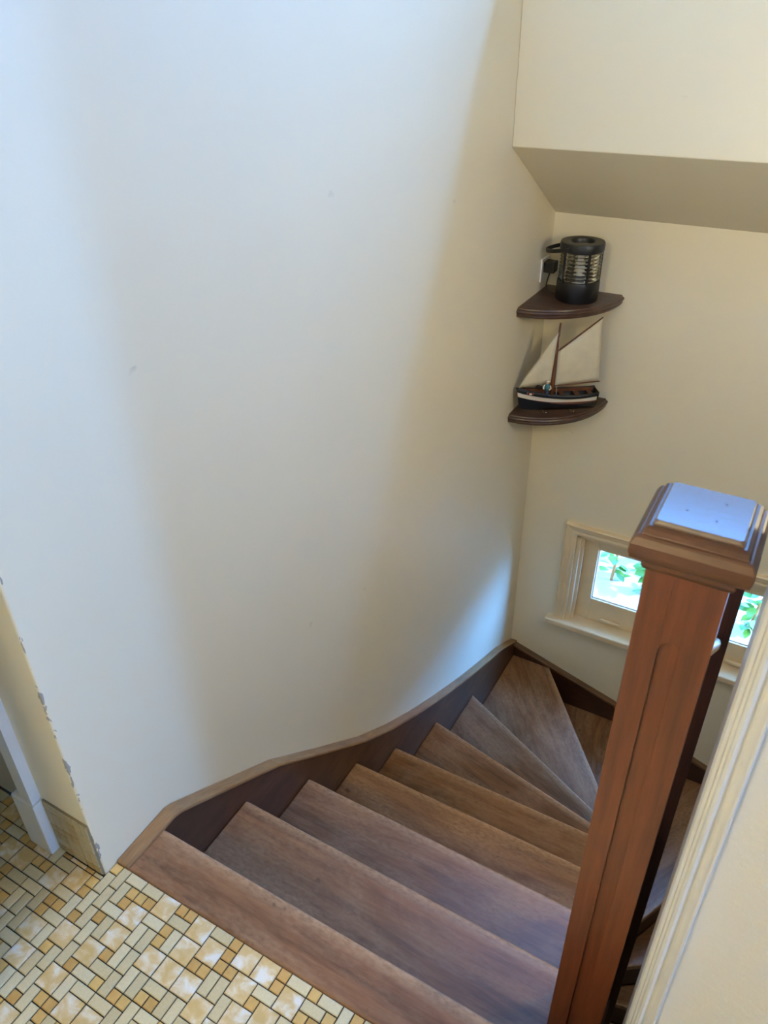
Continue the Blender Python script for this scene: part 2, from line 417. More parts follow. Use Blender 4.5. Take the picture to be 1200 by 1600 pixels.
# ------------------------------------------------------------------ landing floor with mosaic tiles
EDGE = 0.553
floor = struct('floor', box(box(box(B(-2.3, 3.3, -1.7, 0.521, -0.25, -0.004), XW, 3.3, 0.521, EDGE, -0.25, -0.004), -2.3, -1.22, 0.521, 0.62, -0.25, -0.004), 0.045, 3.3, EDGE, 0.77, -0.25, -0.004), 'grout',
               'landing floor of small ochre and beige mosaic tiles with dark joints', 'floor')
bm = floor.data
U, J = 0.0235, 0.0026
X0, X1, Y0, Y1 = -2.3, 3.3, -1.7, EDGE
def tile_mesh(name, w, h, m, up=(0, 0, 1)):
    b = bmesh.new(); c = 0.0014
    w, h = w - J, h - J
    lo = [(-w/2, -h/2), (w/2, -h/2), (w/2, h/2), (-w/2, h/2)]
    a = [b.verts.new((x, y, -0.005)) for x, y in lo]
    e = [b.verts.new((x, y, -0.0012)) for x, y in lo]
    f = [b.verts.new((x - math.copysign(c, x), y - math.copysign(c, y), 0.0)) for x, y in lo]
    for p, q in ((a, e), (e, f)):
        for i in range(4): b.faces.new((p[i], p[(i + 1) % 4], q[(i + 1) % 4], q[i]))
    b.faces.new(f)
    me = bpy.data.meshes.new(name); b.to_mesh(me); b.free(); me.materials.append(M[m]); return me
meshes = {}
def get_tile(w, h, m):
    key = (round(w, 4), round(h, 4), m)
    if key not in meshes: meshes[key] = tile_mesh('mosaic_tile', w, h, m)
    return meshes[key]
rng = random.Random(12)
nx, ny = 60, 40                      # cells picked apart near the stairs
NL = 23; GX0 = XW - NL * U; GY1 = EDGE + 0.0
def fill(nx, ny, rng, big=0.30, split=-1):
    occ = [[False] * ny for _ in range(nx)]; out = []
    free = lambda i, j: i < nx and j < ny and not occ[i][j]
    for j in range(ny):
        for i in range(nx):
            if occ[i][j]: continue
            opts = [('s', 1, 1, 0.34)]
            cut = j < 2 and i + 1 == split
            if free(i + 1, j) and not cut: opts.append(('r', 2, 1, 0.27))
            if free(i, j + 1): opts.append(('r', 1, 2, 0.27))
            if free(i + 1, j) and free(i, j + 1) and free(i + 1, j + 1) and not cut: opts.append(('l', 2, 2, big))
            t = sum(o[3] for o in opts); r = rng.random() * t
            for o in opts:
                r -= o[3]
                if r <= 0: break
            for a in range(o[1]):
                for b in range(o[2]): occ[i + a][j + b] = True
            out.append((o[0], i, j, o[1], o[2]))
    return out
tiles = fill(nx, ny, rng, 0.27, NL)
kindmat = {'s': 'tile_s', 'r': 'tile_r', 'l': 'tile_l'}
def inview(x, y):
    d = Vector((x, y, -1.55)); zc = d.dot(fw)
    if zc <= 0: return None
    return 600 + 1200 * d.dot(r2) / zc, 800 - 1200 * d.dot(u2) / zc
placed = []
restb = {k: bmesh.new() for k in 'srl'}
for kd, i, j, w, h in tiles:
    x0, x1 = GX0 + i * U, GX0 + (i + w) * U
    y1, y0 = GY1 - j * U, GY1 - (j + h) * U
    if -1.22 <= x0 < XW - 1e-4: y1 = min(y1, 0.5155 if x0 > -1.15 else 0.521)
    if y1 - y0 < 0.3 * U: continue
    px = inview((x0 + x1) / 2, (y0 + y1) / 2)
    near = px and -40 < px[0] < 900 and 1150 < px[1] < 1640
    placed.append((bool(near), kd, x0, x1, y0, y1))
near = [p for p in placed if p[0]]
near.sort(key=lambda p: -(p[5] * 0 + (-inview((p[2]+p[3])/2, (p[4]+p[5])/2)[1] * 0) + (p[3]-p[2])*(p[5]-p[4])))
inframe = [p for p in near if 0 <= inview((p[2]+p[3])/2, (p[4]+p[5])/2)[0] and inview((p[2]+p[3])/2, (p[4]+p[5])/2)[1] < 1606]
print('mosaic tiles in frame', len(inframe))
single = set(id(p) for p in inframe)
for p in placed:
    nr, kd, x0, x1, y0, y1 = p
    z = rng.uniform(-0.0004, 0.0004)
    if id(p) in single:
        o = link(bpy.data.objects.new('mosaic_tile', get_tile(x1 - x0, y1 - y0, kindmat[kd])), floor)
        o.location = ((x0 + x1) / 2, (y0 + y1) / 2, z)
        o.rotation_euler = (0, 0, rng.uniform(-0.008, 0.008))
    else:
        box(restb[kd], x0 + J / 2, x1 - J / 2, y0 + J / 2, y1 - J / 2, -0.005, z)
# the rest of the landing, outside the frame
for blk in range(0, 1):
    for (ax, ay, bx_, by_) in ((0.05, EDGE, 3.3, 0.768), (GX0 + nx * U, EDGE - ny * U, 3.3, EDGE), (-2.3, EDGE - ny * U, GX0, 0.521), (-2.3, -1.7, 3.3, EDGE - ny * U)):
        n1, n2 = int((bx_ - ax) / U), int((by_ - ay) / U)
        for kd, i, j, w, h in fill(n1, n2, rng):
            box(restb[kd], ax + i * U + J / 2, ax + (i + w) * U - J / 2, by_ - (j + h) * U + J / 2, by_ - j * U - J / 2, -0.005, 0)
for kd, nm in (('s', 'small_square_tiles'), ('r', 'oblong_tiles'), ('l', 'large_square_tiles')):
    o = obj(nm, restb[kd], kindmat[kd], floor); o['kind'] = 'stuff'

# tiled baseboard on the end of the left wall
tb = struct('baseboard_left', B(-1.150, XW - 0.002, 0.517, 0.521, 0, 0.168), 'grout_light', 'low tiled baseboard on the wall end beside the door casing', 'baseboard')
for kd, i, j, w, h in fill(6, 7, random.Random(4), 0.1):
    x0 = -1.150 + i * 0.0222; z0 = 0.002 + j * U
    o = link(bpy.data.objects.new('wall_tile', get_tile(w * 0.0222, h * U, 'tile_b' if kd != 's' else 'tile_c')), tb)
    o.rotation_euler = (HP, 0, 0); o.location = (x0 + w * 0.0111, 0.5145, z0 + h * U / 2)

# ------------------------------------------------------------------ staircase
R = 0.213
st = thing('staircase', 'dark wooden winding staircase with worn treads going down', 'staircase', (0, 0, 0))
XL, XI, YS = -0.985, -0.03, 3.09
nos = {1: ((XL, 0.665), (XI, 0.664)), 2: ((XL, 0.929), (XI, 0.925)), 3: ((XL, 1.197), (XI, 1.197)), 4: ((XL, 1.462), (XI, 1.466)),
       5: ((XL, 1.739), (XI, 1.741)), 6: ((XL, 2.104), (XI, 1.898)), 7: ((XL, 2.514), (XI, 2.046)), 8: ((-0.774, YS), (XI, 2.085)),
       9: ((-0.20, YS), (-0.02, 2.12)), 10: ((0.483, YS), (-0.004, 2.145)), 11: ((0.985, 2.765), (-0.004, 2.069)),
       12: ((0.985, 2.21), (0.0, 2.014)), 13: ((0.985, 1.76), (0.0, 1.75)), 14: ((0.985, 1.49), (0.0, 1.49)), 15: ((0.985, 1.22), (0.0, 1.22))}
extra = {7: [(XL, YS)], 10: [(0.985, YS)]}
def tread(i):
    a, b = Vector(nos[i + 1][0]), Vector(nos[i + 1][1])
    if i == 0: poly = [a, b, Vector((XI, EDGE)), Vector((XL, EDGE))]
    else:
        c, d_ = Vector(nos[i][0]), Vector(nos[i][1])
        # tuck under the tread above
        n = Vector(((d_ - c).y, -(d_ - c).x)).normalized()
        if n.dot((a + b) / 2 - (c + d_) / 2) > 0: n = -n
        k = 0.03
        c2, d2 = c.copy(), d_.copy()
        if abs(c.x - XL) < 1e-4 or abs(c.x - 0.985) < 1e-4: c2.y += n.y * k / max(abs(n.y), .3) * abs(n.y)
        else: c2.x += math.copysign(k, n.x)
        d2 += n * k * 0.6
        poly = [a, b, d2, c2] + extra.get(i, [])
    poly = [Vector(p) for p in poly]
    dx = (b - a).normalized(); ang = math.atan2(dx.y, dx.x)
    bk = Vector((-dx.y, dx.x))
    cen = sum(poly, Vector((0, 0))) / len(poly)
    if bk.dot(cen - a) < 0: ang += math.pi
    ca, sa = math.cos(-ang), math.sin(-ang)
    loc = [((p - a).x * ca - (p - a).y * sa, (p - a).x * sa + (p - a).y * ca) for p in poly]
    o = obj('tread', prism(bmesh.new(), loc, XY, -0.034, 0.0), 'tread', st, bev=0.006, seg=3, loc=(a.x, a.y, -i * R))
    o.rotation_euler = (0, 0, ang)
    # riser below the nosing
    if i < 14:
        n = (cen - (a + b) / 2); nn = Vector((-dx.y, dx.x)); nn = nn if nn.dot(n) > 0 else -nn
        o1 = nn * 0.022; o2 = nn * 0.038
        q = [a + o1, b + o1, b + o2, a + o2]
        for p in q:
            p.x = min(max(p.x, XL), 0.985); p.y = min(p.y, YS)
        q = [((p - a).x * ca - (p - a).y * sa, (p - a).x * sa + (p - a).y * ca) for p in q]
        o = obj('riser', prism(bmesh.new(), q, XY, -R - 0.002, -0.034), 'riser', st, loc=(a.x, a.y, -i * R)); o.rotation_euler = (0, 0, ang)
for i in range(15):
    if i + 1 in nos: tread(i)

top_l = [(0.553, 0.006), (0.700, 0.012), (0.722, 0.004), (0.88, -0.095), (1.067, -0.214), (1.30, -0.405), (1.528, -0.588), (1.72, -0.715), (1.911, -0.826),
         (2.10, -0.925), (2.281, -1.014), (2.45, -1.092), (2.618, -1.164), (2.878, -1.27), (3.12, -1.405)]
low = lambda pts, dz: [(y, z - dz) for y, z in pts]
sl = obj('wall_string', prism(bmesh.new(), low(top_l, 0.012) + [(3.12, -1.95), (2.3, -1.55), (1.72, -1.25), (0.72, -0.45), (0.553, -0.3)], YZ, XW, XL), 'string', st)
obj('string_capping', prism(bmesh.new(), top_l + low(top_l, 0.014)[::-1], YZ, XW, XL + 0.006), 'stringcap', sl, bev=0.004)
top_b = [(XW, -1.405), (-0.72, -1.492), (-0.41, -1.583), (-0.2, -1.672), (0.01, -1.762), (0.118, -1.80), (0.5, -1.93), (1.0, -2.15)]
sb = obj('back_string', prism(bmesh.new(), low(top_b, 0.012) + [(1.0, -2.6), (0.0, -2.2), (XW, -1.95)], XZ, YS, YB), 'backstring', st)
obj('string_capping', prism(bmesh.new(), top_b + low(top_b, 0.014)[::-1], XZ, YS - 0.006, YB), 'backcap', sb, bev=0.004)
inner = [(0.88, -0.14), (2.0, -1.02), (2.0, -1.38), (0.88, -0.50)]
obj('inner_string', prism(bmesh.new(), inner, YZ, -0.075, XI), 'backstring', st)
inner = [(2.0, -2.30), (1.2, -2.92), (1.2, -3.19), (2.0, -2.75)]
obj('inner_string', prism(bmesh.new(), inner, YZ, -0.03, 0.0), 'backstring', st)

# newel posts
def sq(h, z): return [(-h, -h, z), (h, -h, z), (h, h, z), (-h, h, z)]
def stack(bm, prof):
    rings = [[bm.verts.new(p) for p in sq(h, z)] for h, z in prof]
    for a, b in zip(rings, rings[1:]):
        for i in range(4): bm.faces.new((a[i], a[(i + 1) % 4], b[(i + 1) % 4], b[i]))
    bm.faces.new(rings[0][::-1]); bm.faces.new(rings[-1]); return bm
nw = thing('newel_post', 'tall varnished newel post with moulded cap at the top of the stairs', 'newel post', (-0.052, 0.83, -0.6))
H = 0.047
bm = bmesh.new()
# shaft with a recessed front panel, rounded at its top
zb, zt = 0.0, 1.605
gx, gz, gd = 0.0125, 1.49, 0.009
box(bm, -H, -gx, -H, H, zb, zt); box(bm, gx, H, -H, H, zb, zt); box(bm, -gx, gx, -H + gd, H, zb, zt)
arch = [(gx * math.cos(a), gz - 0.02 + 0.02 * math.sin(a)) for a in [math.pi * k / 10 for k in range(11)]]
prism(bm, arch + [(-gx, zt), (gx, zt)], XZ, -H, -H + gd)
shaft = obj('shaft', bm, 'newel', nw, bev=0.0025, seg=2)
cp = obj('cap', stack(bmesh.new(), [(0.050, 1.590), (0.053, 1.596), (0.053, 1.603), (0.059, 1.606), (0.066, 1.612), (0.068, 1.620), (0.068, 1.632), (0.064, 1.640), (0.061, 1.643),
      (0.0585, 1.643), (0.0565, 1.650), (0.0525, 1.653), (0.0505, 1.653)]), 'newelbody', nw, bev=0.0012)
obj('cap_panel', stack(bmesh.new(), [(0.050, 1.650), (0.050, 1.657), (0.047, 1.6595)]), 'newelcap', cp, bev=0.003, seg=3)
for x, y in ((0.018, 0.022), (0.014, -0.020), (-0.02, -0.012)):
    b2 = bmesh.new(); lathe(b2, [(0.0014, 1.6590), (0.0012, 1.6600)], 8, x, y, False); obj('nail_hole', b2, 'black', cp)

nw2 = thing('newel_post', 'dark lower newel post half hidden behind the front newel', 'newel post', (-0.018, 2.05, -3.2))
obj('shaft', B(-0.043, 0.043, -0.043, 0.043, 0, 3.36), 'darknewel', nw2, bev=0.003)
obj('cap', stack(bmesh.new(), [(0.046, 3.36), (0.06, 3.375), (0.06, 3.39), (0.052, 3.40), (0.046, 3.415)]), 'darknewel', nw2, bev=0.001)
hr = thing('handrail', 'glossy dark handrail sloping down between the two newel posts', 'handrail', (-0.04, 0.878, 0.80))
prof = [(-0.03, 0), (-0.03, 0.02), (-0.024, 0.036), (-0.01, 0.045), (0.01, 0.045), (0.024, 0.036), (0.03, 0.02), (0.03, 0)]
bm = bmesh.new()
lo = [bm.verts.new((x, 0, z)) for x, z in prof]; hi = [bm.verts.new((x + 0.018, 1.128, z - 0.90)) for x, z in prof]
bm.faces.new(lo); bm.faces.new(hi[::-1])
for i in range(8): bm.faces.new((lo[i], hi[i], hi[(i + 1) % 8], lo[(i + 1) % 8]))
obj('rail', bm, 'newelcap', hr, smooth=True, auto=40)

# ------------------------------------------------------------------ low window in the back wall
win = thing('window_1', 'low cream casement window with two sashes behind the newel post', 'window', (-0.12, YB, -1.15), kind='structure')
W, HT = 0.615, 0.55             # opening half width and height
cw = 0.058
def casing(parent, pts, name='casing'):
    pass
bm = bmesh.new()
# moulded casing: mitred ring on three sides
prof = [(0.0, 0.0), (0.0, -0.014), (0.010, -0.016), (0.020, -0.014), (0.026, -0.018), (0.044, -0.022), (0.052, -0.026), (cw, -0.022), (cw, 0.0)]
rings = []
for (px_, pz_, sx_, sz_) in ((-W, 0.015, -1, 0), (-W, HT, -1, 1), (W, HT, 1, 1), (W, 0.015, 1, 0)):
    rings.append([bm.verts.new((px_ + sx_ * o_, y_, pz_ + sz_ * o_)) for o_, y_ in prof])
for a, b in zip(rings, rings[1:]):
    for i in range(len(prof)): bm.faces.new((a[i], b[i], b[(i + 1) % len(prof)], a[(i + 1) % len(prof)]))
bm.faces.new(rings[0]); bm.faces.new(rings[-1][::-1])
obj('casing', bm, 'trim', win)
obj('sill', B(-W - 0.095, W + 0.095, -0.05, 0.13, -0.022, 0.012), 'trim', win, bev=0.006, seg=3)
bm = bmesh.new()
box(bm, -W, -W + 0.02, 0.0, 0.16, 0.012, HT); box(bm, W - 0.02, W, 0.0, 0.16, 0.012, HT); box(bm, -W, W, 0.0, 0.16, HT - 0.02, HT)
box(bm, -W + 0.02, -W + 0.035, 0.02, 0.035, 0.012, HT - 0.02); box(bm, W - 0.035, W - 0.02, 0.02, 0.035, 0.012, HT - 0.02)
box(bm, -0.02, 0.02, 0.045, 0.16, 0.012, HT - 0.02)
obj('jamb', bm, 'trim', win, bev=0.002)
for s in (-1, 1):
    x0, x1 = (-W + 0.02, -0.02) if s < 0 else (0.02, W - 0.02)
    z0, z1 = 0.014, HT - 0.02
    so = 0.082
    b = bmesh.new()
    box(b, x0, x0 + so, 0.05, 0.09, z0, z1); box(b, x1 - so, x1, 0.05, 0.09, z0, z1)
    box(b, x0 + so, x1 - so, 0.05, 0.09, z0, z0 + 0.135); box(b, x0 + so, x1 - so, 0.05, 0.09, z1 - 0.075, z1)
    sash = obj('sash', b, 'trim', win, bev=0.003)
    gx0, gx1, gz0, gz1 = x0 + so, x1 - so, z0 + 0.135, z1 - 0.075
    b = bmesh.new()
    box(b, gx0, gx0 + 0.006, 0.062, 0.078, gz0, gz1); box(b, gx1 - 0.006, gx1, 0.062, 0.078, gz0, gz1); box(b, gx0, gx1, 0.062, 0.078, gz0, gz0 + 0.006); box(b, gx0, gx1, 0.062, 0.078, gz1 - 0.006, gz1)
    obj('glazing_bead', b, 'casing', sash)
    obj('pane', B(gx0, gx1, 0.069, 0.072, gz0, gz1), 'pane', sash)
    b = bmesh.new(); cxm = gx0 + 0.115
    tube(b, [(cxm - 0.045, 0.040, z0 + 0.03), (cxm - 0.02, 0.034, z0 + 0.032), (cxm + 0.02, 0.034, z0 + 0.032), (cxm + 0.05, 0.040, z0 + 0.03)], [0.006, 0.009, 0.009, 0.006], 10)
    box(b, cxm - 0.05, cxm + 0.05, 0.042, 0.05, z0 + 0.012, z0 + 0.028)
    obj('handle', b, 'trim', sash, smooth=True, auto=40)

# gallery window (high over the stairs) and landing window
w2 = thing('window_2', 'wide strip window high over the stairs', 'window', (0, 3.03, 2.70), kind='structure')
b = bmesh.new(); hh = 0.38
box(b, XW, XW + 0.03, 0, 0.05, 0, hh); box(b, XG - 0.09, XG - 0.06, 0, 0.05, 0, hh); box(b, XW, XG - 0.06, 0, 0.05, 0, 0.02); box(b, XW, XG - 0.06, 0, 0.05, hh - 0.02, hh)
obj('frame', b, 'casing', w2)
obj('pane', B(XW + 0.03, XG - 0.09, 0.023, 0.027, 0.02, hh - 0.02), 'pane', w2)
w3 = thing('window_3', 'narrow landing window to the right of the stairs', 'window', (3.34, 0.48, 0.35), kind='structure')
b = bmesh.new()
box(b, -0.03, 0.03, -0.18, -0.16, 0, 0.9); box(b, -0.03, 0.03, 0.16, 0.18, 0, 0.9); box(b, -0.03, 0.03, -0.18, 0.18, 0, 0.02); box(b, -0.03, 0.03, -0.18, 0.18, 0.88, 0.9)
obj('frame', b, 'casing', w3)
obj('pane', B(-0.002, 0.002, -0.16, 0.16, 0.02, 0.88), 'pane', w3)

# unseen lamps added for warm fill: landing ceiling and stairwell
def fill_glow(name, strength):
    m, nt, pb = mat(name)
    f = noise(nt, mapped(nt), 4); nt.links.new(ramp(nt, f, [(0.3, (1, 0.87, 0.55, 1)), (0.7, (1, 0.89, 0.58, 1))]), pb.inputs['Emission Color'])
    pb.inputs['Emission Strength'].default_value = strength
    return m
FILL1, FILL2 = 110.0, 53.0
lp = thing('landing_fill_lamp', 'round unseen fill lamp added over the landing for warm light', 'lamp', (-0.70, -1.30, ZC - 0.14))
b = bmesh.new(); lathe(b, [(0.0, 0.139), (0.09, 0.139), (0.09, 0.115), (0.0, 0.115)], 32, closed=False); obj('ceiling_plate', b, 'casing', lp)
b = bmesh.new(); ball(b, (0, 0, 0), 0.13, 0.85, 24); obj('lamp_shade', b, fill_glow('landing_fill_glow', FILL1), lp, smooth=True)
lp = thing('stairwell_fill_lamp', 'unseen globe fill lamp added in the stairwell for warm light', 'lamp', (0.74, 1.7, 1.25))
b = bmesh.new(); ball(b, (0, 0, 0), 0.14, 0.95, 24); obj('lamp_shade', b, fill_glow('stairwell_fill_glow', FILL2), lp, smooth=True)
b = bmesh.new(); lathe(b, [(0.0, 0.12), (0.04, 0.12), (0.04, 0.16), (0.01, 0.18), (0.0, 0.18)], 20, closed=False); obj('lamp_holder', b, 'black', lp)
obj('cord', tube(bmesh.new(), [(0, 0, 0.17), (0, 0, ZT - 1.25 - 0.02)], 0.003, 8), 'cable', lp)
b = bmesh.new(); lathe(b, [(0.0, 0), (0.05, 0), (0.05, 0.02), (0.0, 0.02)], 20, closed=False); obj('ceiling_rose', b, 'casing', lp, loc=(0, 0, ZT - 1.25 - 0.02))

# ------------------------------------------------------------------ corner shelves
def shelf(name, label, z):
    t = thing(name, label, 'shelf', (XW, YB, z))
    def outline(k):
        rx, ry = 0.322 + k, 0.350 + k
        return [(0, 0)] + [(rx * math.sin(a), -ry * math.cos(a)) for a in [HP * i / 28 for i in range(29)]]
    b = bmesh.new()
    prof = [(-0.012, -0.036), (-0.006, -0.034), (-0.004, -0.026), (-0.007, -0.022), (-0.001, -0.019), (0.001, -0.013), (-0.002, -0.008), (-0.008, -0.006), (-0.010, -0.001), (-0.013, 0.0)]
    rings = [[b.verts.new((x, y, z_)) for x, y in outline(k)] for k, z_ in prof]
    n = len(rings[0])
    for p, q in zip(rings, rings[1:]):
        for i in range(n): b.faces.new((p[i], p[(i + 1) % n], q[(i + 1) % n], q[i]))
    b.faces.new(rings[0][::-1]); b.faces.new(rings[-1])
    obj('board', b, 'shelf', t, smooth=True, auto=35)
    return t
ZS1, ZS2 = 0.578, 0.124
shelf('corner_shelf', 'upper quarter-round walnut corner shelf under the lantern', ZS1)
shelf('corner_shelf', 'lower quarter-round walnut corner shelf under the model boat', ZS2)

# ------------------------------------------------------------------ lantern
la = thing('lantern', 'dark ship lantern with ribbed clear lens on the upper corner shelf', 'lantern', (-0.852, 2.992, ZS1))
b = bmesh.new(); lathe(b, [(0.0, 0), (0.080, 0), (0.083, 0.004), (0.083, 0.072), (0.081, 0.078), (0.060, 0.080), (0.0, 0.080)], 48, closed=False)
obj('base', b, 'black', la, smooth=True, auto=40)
prof = [(0.072, 0.080)]
nr = 8
for i in range(nr):
    z0 = 0.082 + i * 0.1065 / nr
    prof += [(0.0735, z0), (0.079, z0 + 0.004), (0.0785, z0 + 0.0075), (0.0765, z0 + 0.0105)]
prof += [(0.072, 0.190)]
inn = [(0.067, 0.190), (0.067, 0.080)]
b = bmesh.new(); lathe(b, prof + inn, 48); obj('lens', b, 'lens', la, smooth=True, auto=50)
b = bmesh.new(); lathe(b, [(0.042, 0.188), (0.080, 0.188), (0.084, 0.192), (0.085, 0.215), (0.082, 0.222), (0.052, 0.224), (0.046, 0.221), (0.042, 0.210)], 48)
top = obj('top_ring', b, 'black', la, smooth=True, auto=40)
b = bmesh.new(); lathe(b, [(0.0, 0.206), (0.043, 0.206), (0.043, 0.210), (0.0, 0.211)], 32, closed=False); obj('vent_disc', b, 'steel', top)
for a in (239, 309, 30, 130):
    a = math.radians(a); b = bmesh.new(); box(b, 0.0785, 0.0835, -0.0045, 0.0045, 0.07, 0.196)
    o = obj('guard_bar', b, 'black', la); o.rotation_euler = (0, 0, a)
b = bmesh.new(); lathe(b, [(0.0, 0.08), (0.022, 0.08), (0.022, 0.11), (0.012, 0.118), (0.012, 0.16), (0.0, 0.165)], 20, closed=False); obj('bulb_holder', b, 'plastic', la, smooth=True, auto=40)
# bail handle folded down to the left
b = bmesh.new()
pv = [(0, -0.0885, 0)] + [(0.055 + 0.0885 * math.cos(a), 0.0885 * math.sin(a), 0) for a in [math.radians(q) for q in range(-90, 91, 12)]] + [(0, 0.0885, 0)]
hp_ = [Vector(p) for p in pv]
rings = []
for p in hp_:
    n = Vector((p.x - 0.055, p.y, 0)).normalized() if p.x > 0.05 else Vector((0, math.copysign(1, p.y), 0))
    rings.append([b.verts.new(p + n * s0 * 0.003 + Vector((0, 0, s1 * 0.007))) for s0, s1 in ((-1, -1), (1, -1), (1, 1), (-1, 1))])
for p, q in zip(rings, rings[1:]):
    for i in range(4): b.faces.new((p[i], p[(i + 1) % 4], q[(i + 1) % 4], q[i]))
b.faces.new(rings[0][::-1]); b.faces.new(rings[-1])
hd = obj('handle', b, 'black', la); hd.location = (0, 0, 0.205); hd.rotation_euler = (0, math.radians(12), math.radians(168))
b = bmesh.new()
cab = [(-0.128, 0.040, 0.085), (-0.130, 0.020, 0.06), (-0.128, 0.0, 0.03), (-0.112, -0.01, 0.012), (-0.092, -0.012, 0.010), (-0.078, -0.012, 0.014)]
pts = []
for i in range(len(cab) - 1):
    p0, p1, p2, p3 = [Vector(cab[min(max(i + q, 0), len(cab) - 1)]) for q in (-1, 0, 1, 2)]
    for t_ in (0, 0.25, 0.5, 0.75):
        pts.append(0.5 * ((2 * p1) + (p2 - p0) * t_ + (2 * p0 - 5 * p1 + 4 * p2 - p3) * t_ ** 2 + (3 * p1 - p0 - 3 * p2 + p3) * t_ ** 3))
pts.append(Vector(cab[-1]))
tube(b, pts, 0.0025, 8); obj('cable', b, 'cable', la, smooth=True)
ad = tag(obj('plug_adapter', B(-0.0, 0.045, -0.024, 0.024, -0.022, 0.022), 'cable', bev=0.004, loc=(XW + 0.0085, 3.038, ZS1 + 0.098)), 'black plug adapter in the wall socket behind the lantern', 'plug')
so = thing('wall_socket', 'white wall socket plate on the left wall behind the lantern', 'socket', (XW, 3.042, ZS1 + 0.085))
obj('face_plate', B(0, 0.008, -0.042, 0.042, -0.046, 0.046), 'plastic', so, bev=0.003)
b = bmesh.new(); box(b, 0.008, 0.0085, -0.02, 0.02, -0.008, 0.03); obj('socket_insert', b, 'plastic', so)

# ------------------------------------------------------------------ model sailing boat
BX, BY = -0.862, 2.885
bow = Vector((-0.998, 2.795)); ax = Vector((-0.715, 2.985)) - bow
boat = thing('model_boat', 'model sailing boat with cream sails and dark hull on the lower corner shelf', 'model boat', ((bow.x + ax.x / 2), (bow.y + ax.y / 2), ZS2), math.atan2(ax.y, ax.x))
L = ax.length
def hull_half(t):   # t 0 bow .. 1 stern
    return 0.046 * (max(0.0, math.sin(min(t * 1.15, 1.0) * HP)) ** 0.75) * (1 - 0.30 * max(0, (t - 0.55) / 0.45) ** 2)
def sheer(t): return 0.079 + 0.036 * (1 - t) ** 2 + 0.016 * t ** 2.5
def keel(t): return 0.012 + 0.012 * (1 - t) ** 6 + 0.010 * max(0, t - 0.6) ** 2
b = bmesh.new(); secs = []; NS = 22; fr = [0, .22, .42, .60, .78, .90, 1.0]
for i in range(NS + 1):
    t_ = i / NS; w_ = max(hull_half(t_), 0.0015); x = -L / 2 + t_ * L
    row = []
    for s in (-1, 1):
        for f_ in (fr if s < 0 else fr[::-1]):
            z_ = keel(t_) + (sheer(t_) - keel(t_)) * f_
            xx = x + (0.02 * (1 - f_) * (1 - t_) ** 3)
            row.append((xx, s * w_ * (0.12 + 0.88 * math.sin(f_ * HP) ** 0.8), z_))
    # order: left keel->sheer, right sheer->keel
    secs.append([b.verts.new(p) for p in row])
nf = len(fr)
for p, q in zip(secs, secs[1:]):
    for i in range(nf - 1): b.faces.new((p[i], p[i + 1], q[i + 1], q[i]))
    for i in range(nf, 2 * nf - 1): b.faces.new((p[i], p[i + 1], q[i + 1], q[i]))
    b.faces.new((p[0], q[0], q[-1], p[-1]))
b.faces.new(secs[0]); b.faces.new(secs[-1][::-1])
hull = obj('hull', b, 'hull', boat, smooth=True, auto=60)
md = hull.modifiers.new('thick', 'SOLIDIFY'); md.thickness = 0.002
for s in (-1, 1):
    b = bmesh.new(); prev = None
    for i in range(NS + 1):
        t_ = i / NS * 0.97 + 0.005; w_ = max(hull_half(t_), 0.0015)
        row = []
        for f_ in (0.60, 0.80):
            x = -L / 2 + t_ * L + 0.02 * (1 - f_) * (1 - t_) ** 3; z_ = keel(t_) + (sheer(t_) - keel(t_)) * f_
            y_ = s * (w_ * (0.12 + 0.88 * math.sin(f_ * HP) ** 0.8))
            row += [(x, y_ + s * 0.0028, z_), (x, y_ - s * 0.0005, z_)]
        v = [b.verts.new(p) for p in (row[0], row[2], row[3], row[1])]
        if prev:
            for q in range(4): b.faces.new((prev[q], prev[(q + 1) % 4], v[(q + 1) % 4], v[q]))
        prev = v
    obj('stripe', b, 'stripe', hull)
b = bmesh.new(); prev = None
for i in range(NS + 1):
    t_ = i / NS; w_ = max(hull_half(t_) - 0.003, 0.0008); x = -L / 2 + t_ * L * 0.985 + 0.003
    zt_ = sheer(t_) - (0.012 if t_ < 0.38 else 0.034)
    v = [b.verts.new((x, -w_, zt_)), b.verts.new((x, w_, zt_)), b.verts.new((x, w_, zt_ - 0.004)), b.verts.new((x, -w_, zt_ - 0.004))]
    if prev:
        for q in range(4): b.faces.new((prev[q], prev[(q + 1) % 4], v[(q + 1) % 4], v[q]))
    prev = v
obj('deck', b, 'boatwood', boat)
for s in (-1, 1):
    pts = [(-L / 2 + i / NS * L, s * (hull_half(i / NS) - 0.0008), sheer(i / NS) + 0.001) for i in range(NS + 1)]
    obj('gunwale', tube(bmesh.new(), pts, 0.0028, 6), 'hull', boat, smooth=True)
for s in (-1, 1):
    b = bmesh.new(); prev = None
    for i in range(NS + 1):
        t_ = i / NS * 0.97 + 0.01; w_ = max(hull_half(t_) - 0.0035, 0.0006); x = -L / 2 + t_ * L
        v = [b.verts.new((x, s * w_, sheer(t_) - 0.001)), b.verts.new((x, s * (w_ + 0.0012), sheer(t_) - 0.001)), b.verts.new((x, s * (w_ + 0.0012), sheer(t_) - 0.036)), b.verts.new((x, s * w_, sheer(t_) - 0.036))]
        if prev:
            for q in range(4): b.faces.new((prev[q], prev[(q + 1) % 4], v[(q + 1) % 4], v[q]))
        prev = v
    obj('lining', b, 'boatwood', boat)
for t_ in (0.58, 0.76, 0.92):
    w_ = hull_half(t_) - 0.002; x = -L / 2 + t_ * L
    obj('thwart', B(x - 0.010, x + 0.010, -w_, w_, sheer(t_) - 0.017, sheer(t_) - 0.012), 'boatwood', boat)
